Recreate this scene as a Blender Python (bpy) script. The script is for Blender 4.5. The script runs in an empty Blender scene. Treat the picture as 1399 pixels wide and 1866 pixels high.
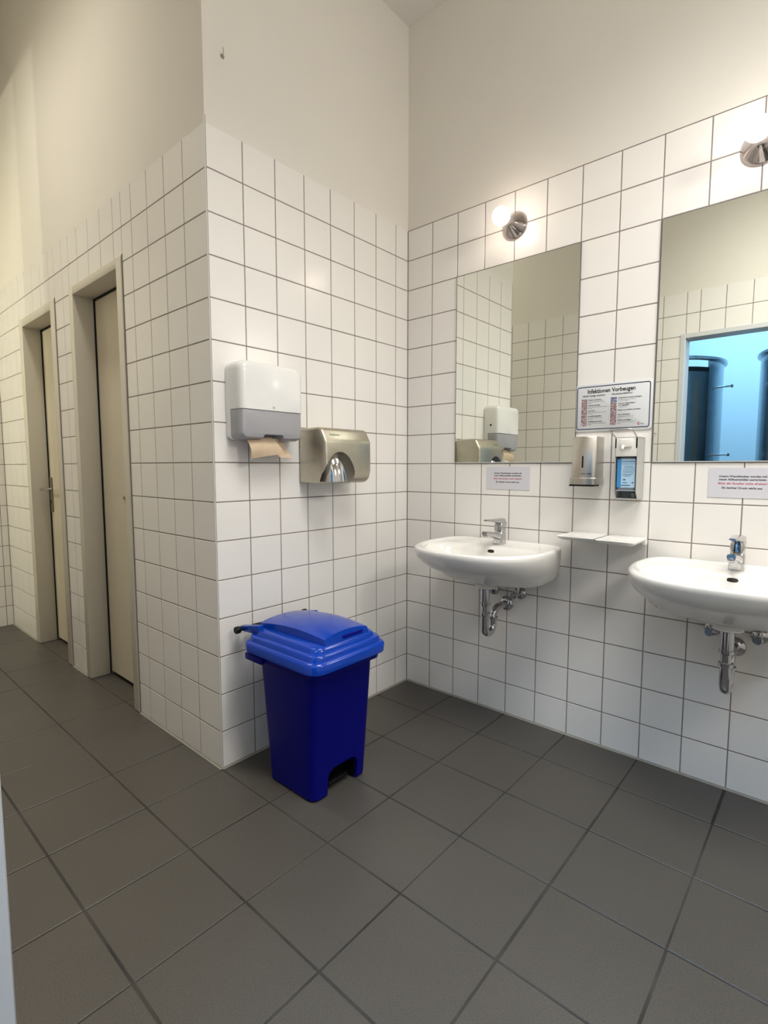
import bpy, bmesh, math, random
from mathutils import Vector, Matrix
random.seed(7)
sc = bpy.context.scene
COL = sc.collection
PI = math.pi

# ------------------------------------------------------------------ camera, light, exposure
cam_d = bpy.data.cameras.new('camera')
cam_d.sensor_fit = 'HORIZONTAL'; cam_d.sensor_width = 36.0
cam_d.lens = 949.59 / 1399 * 36.0
cam_d.clip_start = 0.01
cam = bpy.data.objects.new('camera', cam_d)
cam.location = (1.7654, -2.2015, 1.1843)
cam.rotation_euler = (1.4841, 0, 0.7203)
COL.objects.link(cam); sc.camera = cam

sc.view_settings.view_transform = 'Standard'
sc.view_settings.look = 'None'
sc.view_settings.gamma = 1.0
sc.view_settings.use_curve_mapping = False
sc.view_settings.exposure = 0.0
sc.render.film_transparent = False
sc.cycles.use_denoising = True
sc.cycles.max_bounces = 10
sc.cycles.diffuse_bounces = 6
sc.cycles.glossy_bounces = 6
sc.cycles.sample_clamp_indirect = 6.0

wd = bpy.data.worlds.new('outside'); sc.world = wd; wd.use_nodes = True
wd.node_tree.nodes['Background'].inputs[0].default_value = (0.55, 0.7, 1.0, 1)
wd.node_tree.nodes['Background'].inputs[1].default_value = 0.2

BULB = [(1.0, 0.84, 0.70, 21.0), (1.0, 0.92, 0.88, 13.0)]      # colour and strength of the two bulbs
def lamp(name, typ, loc, target, energy, color, size=0.3, size_y=None):
    l = bpy.data.lights.new(name, typ); l.energy = energy; l.color = color
    if typ == 'AREA':
        l.shape = 'RECTANGLE'; l.size = size; l.size_y = size_y or size
    else:
        l.shadow_soft_size = size
    o = bpy.data.objects.new(name, l); COL.objects.link(o); o.location = loc
    o.rotation_euler = (Vector(target) - Vector(loc)).to_track_quat('-Z', 'Y').to_euler()
    return o
lamp('washroom_ceiling_light', 'AREA', (1.75, -1.15, 3.33), (1.75, -1.15, 0), 35, (1.0, 0.98, 0.945), 1.3, 0.9).data.spread = math.radians(115)  # unseen light added overhead to lift the general level of the washroom
lamp('right_wall_lamp_light', 'AREA', (2.86, -1.0, 2.35), (0.0, -0.75, 1.7), 18.5, (1.0, 0.945, 0.885), 0.35, 0.35)  # fill added at the unseen right wall to brighten the dispenser wall
lamp('corridor_ceiling_light', 'AREA', (-1.3, -1.72, 4.25), (-1.3, -1.72, 0), 15, (1.0, 0.94, 0.82), 1.6, 0.3).data.spread = math.radians(75)  # unseen light added to brighten the corridor wall
lamp('shower_room_ceiling_light', 'AREA', (1.1, -3.5, 3.33), (1.1, -3.5, 0), 120, (0.27, 0.60, 1.0), 1.6, 1.0)  # bluish daylight of the shower room, entered as an added overhead panel
lamp('side_room_light', 'POINT', (-2.873, -3.0, 2.2), (-2, -1, 1), 32, (1.0, 0.97, 0.74), 0.02)
lamp('side_room_lamp_light', 'POINT', (-2.465, -3.0, 2.2), (-2, -1, 1), 19, (1.0, 0.97, 0.76), 0.02)

# ------------------------------------------------------------------ materials
def nt(name):
    m = bpy.data.materials.new(name); m.use_nodes = True
    b = m.node_tree.nodes['Principled BSDF']
    return m, m.node_tree, b
def mat(name, col, rough=0.5, metal=0.0, var=0.0, scale=30.0, bump=0.0, bscale=200.0, emit=None, coat=0.0, spec=0.5, aniso=None):
    m, t, b = nt(name)
    b.inputs['Roughness'].default_value = rough
    b.inputs['Metallic'].default_value = metal
    b.inputs['Specular IOR Level'].default_value = spec
    b.inputs['Coat Weight'].default_value = coat
    c = (*col, 1)
    b.inputs['Base Color'].default_value = c
    tc = t.nodes.new('ShaderNodeTexCoord')
    if var > 0:
        n = t.nodes.new('ShaderNodeTexNoise'); n.inputs['Scale'].default_value = scale; n.inputs['Detail'].default_value = 5
        r = t.nodes.new('ShaderNodeMapRange'); r.inputs['From Min'].default_value = 0.3; r.inputs['From Max'].default_value = 0.7
        r.inputs['To Min'].default_value = 1 - var; r.inputs['To Max'].default_value = 1 + var
        x = t.nodes.new('ShaderNodeVectorMath'); x.operation = 'SCALE'; x.inputs[0].default_value = col
        src = tc.outputs['Object']
        if aniso:
            mp = t.nodes.new('ShaderNodeMapping'); mp.inputs['Scale'].default_value = aniso
            t.links.new(src, mp.inputs['Vector']); src = mp.outputs[0]
        t.links.new(src, n.inputs['Vector']); t.links.new(n.outputs['Fac'], r.inputs['Value'])
        t.links.new(r.outputs[0], x.inputs['Scale']); t.links.new(x.outputs[0], b.inputs['Base Color'])
    if bump > 0:
        n2 = t.nodes.new('ShaderNodeTexNoise'); n2.inputs['Scale'].default_value = bscale; n2.inputs['Detail'].default_value = 4
        bp = t.nodes.new('ShaderNodeBump'); bp.inputs['Strength'].default_value = bump; bp.inputs['Distance'].default_value = 0.002
        t.links.new(tc.outputs['Object'], n2.inputs['Vector']); t.links.new(n2.outputs['Fac'], bp.inputs['Height'])
        t.links.new(bp.outputs[0], b.inputs['Normal'])
    if emit:
        b.inputs['Emission Color'].default_value = (*emit[:3], 1); b.inputs['Emission Strength'].default_value = emit[3]
    return m
M_tile = mat('white_wall_tile', (0.80, 0.78, 0.745), 0.22, bump=0.06, bscale=9.0, var=0.012, scale=4)
M_grout = mat('wall_grout', (0.235, 0.20, 0.178), 0.9, var=0.15, scale=12)
M_plaster = mat('white_plaster', (0.73, 0.702, 0.645), 0.85, bump=0.12, bscale=60, var=0.012, scale=3)
M_ceil = mat('ceiling_paint', (0.70, 0.68, 0.64), 0.9, bump=0.08, bscale=60)
M_fgrout = mat('floor_grout', (0.030, 0.026, 0.022), 0.85, var=0.5, scale=5)
M_sil = mat('silicone_joint', (0.27, 0.26, 0.22), 0.6, var=0.1, scale=20)
M_frame = mat('door_frame_paint', (0.60, 0.565, 0.48), 0.45, bump=0.03, bscale=120)
M_leaf = mat('door_leaf_laminate', (0.58, 0.525, 0.41), 0.45, var=0.02, scale=6)
M_black = mat('black_plastic', (0.004, 0.004, 0.005), 0.5, spec=0.25)
M_gap = mat('dark_gap', (0.01, 0.008, 0.007), 0.9)
M_ceramic = mat('white_ceramic', (0.78, 0.77, 0.735), 0.09, coat=0.3)
M_chrome = mat('chrome', (0.52, 0.52, 0.53), 0.07, 1.0)
M_lampbase = mat('dark_chrome', (0.40, 0.355, 0.34), 0.12, 1.0)
M_steel = mat('brushed_steel', (0.54, 0.51, 0.46), 0.32, 1.0, var=0.05, scale=30, aniso=(8, 8, 0.6))
M_dryer = mat('satin_steel', (0.50, 0.465, 0.385), 0.36, 1.0, var=0.04, scale=40)
M_alu = mat('grey_aluminium', (0.50, 0.505, 0.49), 0.42, 0.3)
M_aluin = mat('dark_aluminium', (0.55, 0.565, 0.545), 0.5, 0.1)
M_white = mat('white_plastic', (0.76, 0.755, 0.735), 0.22, coat=0.2)
M_cream = mat('cream_plastic', (0.80, 0.785, 0.72), 0.3)
M_window = mat('grey_translucent_plastic', (0.34, 0.34, 0.36), 0.3, var=0.03, scale=60)
M_paper = mat('brown_paper_towel', (0.56, 0.43, 0.30), 0.9, var=0.05, scale=40, bump=0.2, bscale=150)
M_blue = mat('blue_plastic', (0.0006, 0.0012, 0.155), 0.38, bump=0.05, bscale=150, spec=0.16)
M_litblue = mat('blue_lid_plastic', (0.001, 0.040, 0.34), 0.16, bump=0.03, bscale=40, spec=0.4)  # same plastic as the body; bluish light reflected on the lid is put into the colour
M_note = mat('laminated_paper', (0.62, 0.615, 0.66), 0.2)
M_sign = mat('sign_white', (0.63, 0.65, 0.66), 0.3)
M_navy = mat('navy_print', (0.016, 0.016, 0.075), 0.4)
M_ink = mat('black_print', (0.018, 0.018, 0.022), 0.6)
M_grey = mat('grey_print', (0.16, 0.17, 0.18), 0.6)
M_red = mat('red_print', (0.46, 0.07, 0.12), 0.6)
M_pict = mat('pictogram_print', (0.31, 0.215, 0.23), 0.5, var=0.9, scale=150)
M_pictblue = mat('pictogram_print_blue', (0.20, 0.20, 0.29), 0.5, var=0.95, scale=150)
M_brass = mat('brass', (0.42, 0.34, 0.2), 0.4, 0.8)
M_label = mat('bottle_label_pale', (0.42, 0.62, 0.78), 0.3)
M_labelblue = mat('bottle_label_blue', (0.05, 0.26, 0.58), 0.3)
M_labeldark = mat('bottle_label_dark', (0.015, 0.09, 0.24), 0.3)
M_bottle = mat('bottle_plastic', (0.30, 0.34, 0.40), 0.25)
M_greenprint = mat('green_print', (0.14, 0.25, 0.16), 0.5)
M_showersteel = mat('shower_steel', (0.40, 0.46, 0.50), 0.2, 1.0, var=0.04, scale=20)
M_showerdoor = mat('shower_door_steel', (0.12, 0.17, 0.2), 0.22, 1.0, var=0.04, scale=20)
M_bluewall = mat('shower_room_plaster', (0.70, 0.70, 0.70), 0.85, bump=0.08, bscale=60)

def mirror_mat():
    m, t, b = nt('mirror_silver')
    b.inputs['Base Color'].default_value = (0.86, 0.885, 0.825, 1)
    b.inputs['Metallic'].default_value = 1; b.inputs['Roughness'].default_value = 0.0
    n = t.nodes.new('ShaderNodeTexNoise'); n.inputs['Scale'].default_value = 1.5
    r = t.nodes.new('ShaderNodeMapRange'); r.inputs['To Min'].default_value = 0.0; r.inputs['To Max'].default_value = 0.004
    tc = t.nodes.new('ShaderNodeTexCoord'); t.links.new(tc.outputs['Object'], n.inputs['Vector'])
    t.links.new(n.outputs['Fac'], r.inputs['Value']); t.links.new(r.outputs[0], b.inputs['Roughness'])
    return m
M_mirror = mirror_mat()

def floor_mat():
    m, t, b = nt('anthracite_floor_tile')
    tc = t.nodes.new('ShaderNodeTexCoord')
    n = t.nodes.new('ShaderNodeTexNoise'); n.inputs['Scale'].default_value = 420; n.inputs['Detail'].default_value = 3
    n2 = t.nodes.new('ShaderNodeTexNoise'); n2.inputs['Scale'].default_value = 2.5; n2.inputs['Detail'].default_value = 4
    for x in (n, n2): t.links.new(tc.outputs['Object'], x.inputs['Vector'])
    cr = t.nodes.new('ShaderNodeValToRGB')
    cr.color_ramp.elements[0].position = 0.3; cr.color_ramp.elements[0].color = (0.038, 0.034, 0.029, 1)
    cr.color_ramp.elements[1].position = 0.72; cr.color_ramp.elements[1].color = (0.094, 0.085, 0.073, 1)
    t.links.new(n.outputs['Fac'], cr.inputs['Fac'])
    r = t.nodes.new('ShaderNodeMapRange'); r.inputs['To Min'].default_value = 0.85; r.inputs['To Max'].default_value = 1.15
    t.links.new(n2.outputs['Fac'], r.inputs['Value'])
    v = t.nodes.new('ShaderNodeVectorMath'); v.operation = 'SCALE'
    t.links.new(cr.outputs[0], v.inputs[0]); t.links.new(r.outputs[0], v.inputs['Scale'])
    t.links.new(v.outputs[0], b.inputs['Base Color'])
    b.inputs['Roughness'].default_value = 0.42
    bp = t.nodes.new('ShaderNodeBump'); bp.inputs['Strength'].default_value = 0.12; bp.inputs['Distance'].default_value = 0.001
    t.links.new(n.outputs['Fac'], bp.inputs['Height']); t.links.new(bp.outputs[0], b.inputs['Normal'])
    return m
M_floor = floor_mat()

# ------------------------------------------------------------------ mesh helpers
def sgp(v, p): return math.copysign(abs(v) ** p, v)
class MB:
    def __init__(s): s.bm = bmesh.new(); s.mi = 0
    def face(s, pts):
        vs = [s.bm.verts.new(p) for p in pts]
        f = s.bm.faces.new(vs); f.material_index = s.mi; return f
    def _mark(s, geom_faces):
        for f in geom_faces: f.material_index = s.mi
    def box(s, x0, x1, y0, y1, z0, z1, bev=0.0, seg=2):
        n0 = set(s.bm.faces)
        r = bmesh.ops.create_cube(s.bm, size=1.0)
        for v in r['verts']:
            v.co = Vector(((x0 + x1) / 2 + v.co.x * (x1 - x0), (y0 + y1) / 2 + v.co.y * (y1 - y0), (z0 + z1) / 2 + v.co.z * (z1 - z0)))
        if bev > 0:
            es = list({e for v in r['verts'] for e in v.link_edges})
            bmesh.ops.bevel(s.bm, geom=es, offset=bev, segments=seg, profile=0.5, affect='EDGES')
        s._mark([f for f in s.bm.faces if f not in n0])
    def prism(s, pts, ext, bev=0.0, seg=2):
        """closed polygon of 3-D points pushed along the vector ext"""
        n0 = set(s.bm.faces)
        ext = Vector(ext)
        a = [s.bm.verts.new(p) for p in pts]; b = [s.bm.verts.new(Vector(p) + ext) for p in pts]
        n = len(pts)
        s.bm.faces.new(a); s.bm.faces.new(b[::-1])
        for i in range(n): s.bm.faces.new((a[i], b[i], b[(i + 1) % n], a[(i + 1) % n]))
        if bev > 0:
            es = list({e for v in a + b for e in v.link_edges})
            bmesh.ops.bevel(s.bm, geom=es, offset=bev, segments=seg, profile=0.5, affect='EDGES')
        s._mark([f for f in s.bm.faces if f not in n0])
    def loops(s, rings, cap0=True, cap1=True, closed=True):
        vs = [[s.bm.verts.new(p) for p in r] for r in rings]
        n = len(rings[0]); fs = []
        for a, b in zip(vs, vs[1:]):
            for i in range(n if closed else n - 1):
                fs.append(s.bm.faces.new((a[i], a[(i + 1) % n], b[(i + 1) % n], b[i])))
        if cap0: fs.append(s.bm.faces.new(vs[0][::-1]))
        if cap1: fs.append(s.bm.faces.new(vs[-1]))
        s._mark(fs)
    def lathe(s, prof, origin, axis, n=32, cap=True):
        axis = Vector(axis).normalized(); o = Vector(origin)
        q = axis.to_track_quat('Z', 'Y'); X = q @ Vector((1, 0, 0)); Y = q @ Vector((0, 1, 0))
        rings = [[o + axis * h + (X * math.cos(2 * PI * i / n) + Y * math.sin(2 * PI * i / n)) * max(r, 1e-5) for i in range(n)] for r, h in prof]
        s.loops(rings, cap, cap)
    def tube(s, path, r, n=16, cap=True):
        path = [Vector(p) for p in path]; rings = []; up = None
        for i, p in enumerate(path):
            d = (path[min(i + 1, len(path) - 1)] - path[max(i - 1, 0)]).normalized()
            if up is None:
                up = Vector((0, 0, 1)) if abs(d.z) < 0.9 else Vector((1, 0, 0))
            X = d.cross(up).normalized(); Y = X.cross(d).normalized(); up = Y
            rr = r[i] if isinstance(r, (list, tuple)) else r
            rings.append([p + (X * math.cos(2 * PI * k / n) + Y * math.sin(2 * PI * k / n)) * rr for k in range(n)])
        s.loops(rings, cap, cap)
    def sphere(s, c, r, n=32, m=20):
        s.lathe([(r * math.sin(PI * k / m), -r * math.cos(PI * k / m)) for k in range(m + 1)], c, (0, 0, 1), n, False)
    def text(s, body, origin, u, v, height, width=None, align='LEFT', bold=0.0, depth=0.0):
        """real lettering: font outline turned into mesh faces in the plane (u, v)"""
        cu = bpy.data.curves.new('tmp', 'FONT'); cu.body = body; cu.size = 1.0; cu.offset = bold
        cu.resolution_u = 2
        o = bpy.data.objects.new('tmp', cu); COL.objects.link(o)
        dg = bpy.context.evaluated_depsgraph_get()
        me = bpy.data.meshes.new_from_object(o.evaluated_get(dg))
        if len(me.vertices):
            xs = [w.co.x for w in me.vertices]; x0, x1 = min(xs), max(xs)
            k = height / 0.72
            kx = width / (x1 - x0) if width else k
            off = {'LEFT': 0, 'CENTER': -(x1 - x0) * kx / 2}[align]
            u = Vector(u); v = Vector(v); w3 = u.cross(v); O = Vector(origin)
            vs = [s.bm.verts.new(O + u * ((w.co.x - x0) * kx + off) + v * (w.co.y * k) + w3 * depth) for w in me.vertices]
            for p in me.polygons:
                try:
                    f = s.bm.faces.new([vs[i] for i in p.vertices]); f.material_index = s.mi
                except ValueError: pass
        bpy.data.objects.remove(o); bpy.data.curves.remove(cu); bpy.data.meshes.remove(me)
    def build(s, name, mats, parent=None, smooth=None, normals=True, loc=None):
        if normals: bmesh.ops.recalc_face_normals(s.bm, faces=s.bm.faces)
        me = bpy.data.meshes.new(name); s.bm.to_mesh(me); s.bm.free()
        for m in (mats if isinstance(mats, (list, tuple)) else [mats]): me.materials.append(m)
        if smooth is not None:
            for p in me.polygons: p.use_smooth = True
            me.set_sharp_from_angle(angle=math.radians(smooth))
        o = bpy.data.objects.new(name, me); COL.objects.link(o)
        if parent: o.parent = parent
        if loc: o.location = loc
        return o
def tag(o, label, cat, group=None):
    o['label'] = label; o['category'] = cat
    if group: o['group'] = group
    return o
def thing(name, loc, label, cat, group=None):
    o = bpy.data.objects.new(name, None); o.empty_display_size = 0.05
    COL.objects.link(o); o.location = loc
    return tag(o, label, cat, group)
def copy_thing(root, loc, label):
    r = root.copy(); COL.objects.link(r); r.location = loc; r['label'] = label
    for ch in list(root.children):
        c = ch.copy(); COL.objects.link(c); c.parent = r
        for g in list(ch.children):
            d = g.copy(); COL.objects.link(d); d.parent = c
    return r
def structure(o): o['kind'] = 'structure'; return o
def carve(o, cutter):
    """boolean difference, applied to the mesh data"""
    cutter.parent = o.parent
    md = o.modifiers.new('cut', 'BOOLEAN'); md.object = cutter; md.operation = 'DIFFERENCE'; md.solver = 'EXACT'
    dg = bpy.context.evaluated_depsgraph_get()
    me = bpy.data.meshes.new_from_object(o.evaluated_get(dg))
    o.modifiers.clear(); old = o.data; o.data = me; me.name = o.name
    bpy.data.meshes.remove(old)
    c = cutter.data; bpy.data.objects.remove(cutter); bpy.data.meshes.remove(c)
    for p in o.data.polygons: p.use_smooth = True
    o.data.set_sharp_from_angle(angle=math.radians(32))
def rrect(x0, x1, y0, y1, r, z, n=6):
    """rounded rectangle ring in the XY plane"""
    pts = []
    for cx, cy, a in ((x1 - r, y1 - r, 0), (x0 + r, y1 - r, 90), (x0 + r, y0 + r, 180), (x1 - r, y0 + r, 270)):
        for k in range(n + 1):
            t = math.radians(a + 90 * k / n); pts.append(Vector((cx + r * math.cos(t), cy + r * math.sin(t), z)))
    return pts

# ------------------------------------------------------------------ room shell
T = 0.15; L = 1.1518; W = 2.035; H = 3.383; XR = 2.9; XE = -2.86; c0 = 0.1565
def tiled_wall(name, P, nrm, cols, rows_of, solids, top_gap=False, thick=0.10, gap=0.0037, lip=0.0013):
    """P(u, z, d) maps wall coordinates to the room (d = depth into the wall). solids: (u0, u1, z0, z1, 'tile' or 'plaster')"""
    b = MB(); nrm = Vector(nrm)
    def quad(pts, m):
        b.mi = m
        f = b.face(pts); f.normal_update()
    for (u0, u1) in zip(cols, cols[1:]):
        rows = rows_of((u0 + u1) / 2)
        if not rows: continue
        for (z0, z1) in zip(rows, rows[1:]):
            g = gap / 2; zt = z1 - (g if (top_gap or z1 < 2.39) else 0)
            a0, a1, e0 = u0 + g, u1 - g, z0 + g
            j = [random.uniform(-0.00022, 0.00022) for _ in range(4)]
            o = [(a0, e0), (a1, e0), (a1, zt), (a0, zt)]
            i_ = [(a0 + lip, e0 + lip), (a1 - lip, e0 + lip), (a1 - lip, zt - (lip if zt < z1 else 0)), (a0 + lip, zt - (lip if zt < z1 else 0))]
            O = [P(u, z, 0.0013) for u, z in o]; I = [P(u, z, j[k]) for k, (u, z) in enumerate(i_)]
            quad(I, 0)
            for k in range(4): quad([O[k], O[(k + 1) % 4], I[(k + 1) % 4], I[k]], 0)
    for (u0, u1, z0, z1, kind) in solids:
        d = 0.0011 if kind == 'tile' else 0.0
        c = [P(u, z, dd) for dd in (d, thick) for (u, z) in ((u0, z0), (u1, z0), (u1, z1), (u0, z1))]
        mi = 1 if kind == 'tile' else 2
        quad(c[:4], mi); quad(c[4:], 2)
        for k in range(4): quad([c[k], c[(k + 1) % 4], c[4 + (k + 1) % 4], c[4 + k]], 2)
    for f in b.bm.faces: f.normal_update()
    return structure(b.build(name, [M_tile, M_grout, M_plaster]))
def steps(a, b, first, d=T):
    r = [a]; x = a + first
    while x < b - 0.02: r.append(x); x += d
    return r + [b]
ROWS = [i * T for i in range(17)]
full = lambda u: ROWS
# mirror wall
tiled_wall('wall_back', lambda u, z, d: (u, d, z), (0, -1, 0), steps(0, XR, c0), full,
           [(-0.1, XR + 0.1, 0, 2.4016, 'tile'), (-0.1, XR + 0.1, 2.4016, H, 'plaster')], top_gap=True)
# dispenser wall
tiled_wall('wall_left', lambda u, z, d: (-d, u, z), (1, 0, 0), steps(-L, 0, 0.1539), full,
           [(-L + 0.0015, 0, 0, 2.4, 'tile'), (-L + 0.0015, 0, 2.4, H, 'plaster')])
# corridor wall with the two narrow doors
D1 = (-1.385, -0.717, 2.13); D2 = (-2.29, -1.614, 2.125)
ccols = sorted([0, -0.1637, -0.3137, -0.4637, -0.6137, -0.717, -0.807, -0.957, -1.107, -1.257, -1.385, -1.487, -1.614, -1.705, -1.855, -2.005, -2.155, -2.29, -2.41, -2.56, -2.71, XE])
def crow(u):
    for a, b, h in (D1, D2):
        if a < u < b: return [h, 2.25, 2.4]
    return ROWS
tiled_wall('wall_corridor', lambda u, z, d: (u, -L + d, z), (0, -1, 0), ccols, crow,
           [(D1[1], -0.0015, 0, 2.4, 'tile'), (D2[1], D1[0], 0, 2.4, 'tile'), (XE - 0.1, D2[0], 0, 2.4, 'tile'),
            (D1[0], D1[1], D1[2], 2.4, 'tile'), (D2[0], D2[1], D2[2], 2.4, 'tile'), (XE - 0.1, -0.0002, 2.4, 4.3, 'plaster')])
# far end of the corridor
tiled_wall('wall_end', lambda u, z, d: (XE - d, u, z), (1, 0, 0), steps(-W, -L, 0.09), full,
           [(-W - 0.1, -L, 0, 2.4, 'tile'), (-W - 0.1, -L, 2.4, 4.3, 'plaster')])
# wall opposite the mirrors: open doorway to the shower room, opening to a side room at the far end
DX0, DX1, DH = 0.88, 1.98, 2.085; SX = -2.3
fcols = sorted(set([SX, -2.0, -1.8] + [round(-0.0084 - 0.15 * k, 4) for k in range(12)] + [0.1416, 0.2916, 0.4416, 0.5916, 0.7316, DX0, 0.963, 1.113, 1.263, 1.413, 1.563, 1.713, 1.863, DX1, 2.11, 2.26, 2.41, 2.56, 2.71, 2.86, XR]))
fcols = [c for c in fcols if c not in (-1.8,)]
def frow(u): return [DH, 2.25, 2.4] if DX0 < u < DX1 else ROWS
tiled_wall('wall_front', lambda u, z, d: (u, -W - d, z), (0, 1, 0), fcols, frow,
           [(SX, DX0, 0, 2.4, 'tile'), (DX1, XR + 0.1, 0, 2.4, 'tile'), (DX0, DX1, DH, 2.4, 'tile'),
            (SX, -0.05, 2.4, 4.3, 'plaster'), (-0.05, XR + 0.1, 2.4, H, 'plaster'), (XE - 0.1, SX, 2.9, 4.3, 'plaster')], thick=0.12)
tiled_wall('wall_right', lambda u, z, d: (XR + d, u, z), (-1, 0, 0), steps(-W, 0, 0.035), full,
           [(-W, 0, 0, 2.4, 'tile'), (-W, 0, 2.4, H, 'plaster')])
def plain_wall(name, x0, x1, y0, y1, m, z0=0.0, z1=H):
    b = MB(); b.box(x0, x1, y0, y1, z0, z1); return structure(b.build(name, m))
YR = -4.7
plain_wall('wall_rear', -1.0, 3.3, YR - 0.1, YR, M_bluewall)
plain_wall('wall_rear_left', -1.1, -1.0, YR - 0.1, -W - 0.12, M_bluewall, 0, 4.3)
plain_wall('wall_rear_right', 3.2, 3.3, YR, -W - 0.12, M_bluewall)
plain_wall('wall_side_rear', XE - 0.6, -1.1, -3.6, -3.5, M_plaster, 0, 4.3)
plain_wall('wall_side_left', XE - 0.7, XE - 0.6, -3.6, -W - 0.1, M_plaster, 0, 4.3)
plain_wall('wall_side_front', XE - 0.7, XE - 0.1, -W - 0.12, -W - 0.02, M_plaster, 0, 4.3)

HC = 4.3
b = MB(); b.box(-0.101, 3.4, YR - 0.2, 0.1, H, H + 0.1); b.box(-1.2, -0.101, YR - 0.2, -W - 0.13, H, H + 0.1)
b.box(-0.101, -0.02, -W - 0.12, -L + 0.1, H + 0.1, HC)
structure(b.build('ceiling', M_ceil))
b = MB(); b.box(XE - 0.75, -0.02, -3.7, -L + 0.1, HC, HC + 0.1); structure(b.build('ceiling_corridor', M_ceil))

# floor tiles
b = MB()
fx = [0.6055 + 0.2998 * i for i in range(-14, 10)]; fy = [-1.4542 + 0.3011 * j for j in range(-11, 6)]
fx = [x for x in fx if XE - 0.4 < x < 3.3]; fy = [y for y in fy if YR - 0.1 < y < 0.06]
fx = [XE - 0.7] + fx + [3.35]; fy = [YR - 0.15] + fy + [0.09]
for x0, x1 in zip(fx, fx[1:]):
    for y0, y1 in zip(fy, fy[1:]):
        g = 0.0027; l = 0.0015
        sh = random.uniform(-0.0015, 0.0015)
        j = [random.uniform(-0.0003, 0.0003) for _ in range(4)]
        o = [(x0 + g + sh, y0 + g), (x1 - g + sh, y0 + g), (x1 - g + sh, y1 - g), (x0 + g + sh, y1 - g)]
        i_ = [(x0 + g + l + sh, y0 + g + l), (x1 - g - l + sh, y0 + g + l), (x1 - g - l + sh, y1 - g - l), (x0 + g + l + sh, y1 - g - l)]
        O = [(p[0], p[1], -0.0016) for p in o]; I = [(p[0], p[1], j[k]) for k, p in enumerate(i_)]
        b.mi = 0; b.face(I)
        for k in range(4): b.face([O[k], O[(k + 1) % 4], I[(k + 1) % 4], I[k]])
b.mi = 1; b.box(XE - 0.75, 3.4, YR - 0.2, 0.1, -0.1, -0.0013)
structure(b.build('floor', [M_floor, M_fgrout], normals=False))

# silicone beads along the floor
def bead(name, p, q, out, s=0.007):
    b = MB(); p, q, out = Vector(p), Vector(q), Vector(out)
    b.prism([p, p + out * s, p + out * s * 0.35 + Vector((0, 0, s * 0.35)), p + Vector((0, 0, s))], q - p)
    return structure(b.build(name, M_sil))
bead('baseboard_back', (0, -0.0005, 0.0002), (XR, -0.0005, 0.0002), (0, -1, 0))
bead('baseboard_left', (0.0005, -L, 0.0002), (0.0005, 0, 0.0002), (1, 0, 0))
bead('baseboard_corridor', (D1[1], -L - 0.0005, 0.0002), (0, -L - 0.0005, 0.0002), (0, -1, 0))
bead('baseboard_corridor_middle', (D2[1], -L - 0.0005, 0.0002), (D1[0], -L - 0.0005, 0.0002), (0, -1, 0))
bead('baseboard_corridor_end', (XE, -L - 0.0005, 0.0002), (D2[0], -L - 0.0005, 0.0002), (0, -1, 0))
# tile edge profile on the outside corner
b = MB(); b.box(-0.0075, 0.0012, -L - 0.0012, -L + 0.0012, 0.001, 2.425, 0.0005, 1)
structure(b.build('trim_1', M_white))
b = MB(); b.box(-0.0013, 0.0008, -L + 0.0012, -L + 0.0036, 0.001, 2.425)
structure(b.build('trim_2', M_grout))

# ------------------------------------------------------------------ doors
def narrow_door(n, D, ox0, ox1, oz, handle):
    root = bpy.data.objects.new('door_%d' % n, None); COL.objects.link(root); structure(root)
    root.location = ((ox0 + ox1) / 2, -L, 0)
    X = lambda x: x - (ox0 + ox1) / 2
    f = MB()
    y0, y1 = -0.007, 0.13
    f.box(X(D[0]) + 0.002, X(ox0), y0, y1, 0.002, D[2] - 0.002, 0.003, 2)
    f.box(X(ox1), X(D[1]) - 0.004, y0, y1, 0.002, D[2] - 0.002, 0.003, 2)
    f.box(X(ox0) - 0.001, X(ox1) + 0.001, y0, y1, oz, D[2] - 0.002, 0.003, 2)
    f.build('door_frame', M_frame, root, 40)
    f = MB(); f.box(X(D[1]) - 0.004, X(D[1]) + 0.0015, -0.003, 0.01, 0.002, D[2] + 0.004)
    f.build('frame_joint', M_grout, root)
    l = MB(); l.box(X(ox0) + 0.013, X(ox1) - 0.002, 0.100, 0.128, 0.022, oz - 0.012, 0.001, 1)
    leaf = l.build('door_leaf', M_leaf, root)
    g = MB(); g.box(X(ox0) - 0.0005, X(ox0) + 0.0045, 0.0945, 0.1015, 0.006, oz - 0.001); g.box(X(ox0), X(ox1), 0.0950, 0.1015, oz - 0.0045, oz + 0.0005)
    g.build('door_seal', M_gap, root)
    s = MB(); s.box(X(ox0), X(ox1), 0.1285, 0.14, 0.002, oz)  # dark sheet behind the leaf, its colour stands in for shade in the gap
    s.build('door_stop', M_gap, root)
    if handle:
        h = MB(); px = X(-2.180)
        h.box(px - 0.019, px + 0.019, 0.092, 0.0995, 0.885, 1.115, 0.003, 2)
        h.build('handle_plate', mat('dull_bronze', (.24, .20, .155), .4, .7), leaf)
        h = MB(); h.tube([(px, 0.093, 1.035), (px, 0.05, 1.035), (px + 0.004, 0.038, 1.035), (px + 0.012, 0.033, 1.035), (px + 0.12, 0.033, 1.035)], 0.0095, 14)
        h.build('lever', M_chrome, leaf, 40)
        h = MB(); h.box(px - 0.004, px + 0.004, 0.0905, 0.0925, 0.94, 0.965); h.build('keyhole', M_black, leaf)
    else:
        h = MB(); h.lathe([(0.0, 0), (0.011, 0.0), (0.011, 0.006), (0.009, 0.008), (0.0, 0.008)], (X(-1.032), 0.0995, 1.023), (0, -1, 0), 20, False)
        h.box(X(-1.032) - 0.009, X(-1.032) + 0.001, 0.089, 0.0915, 1.018, 1.028)
        h.build('coin_slot_lock', M_brass, leaf, 40)
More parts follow.
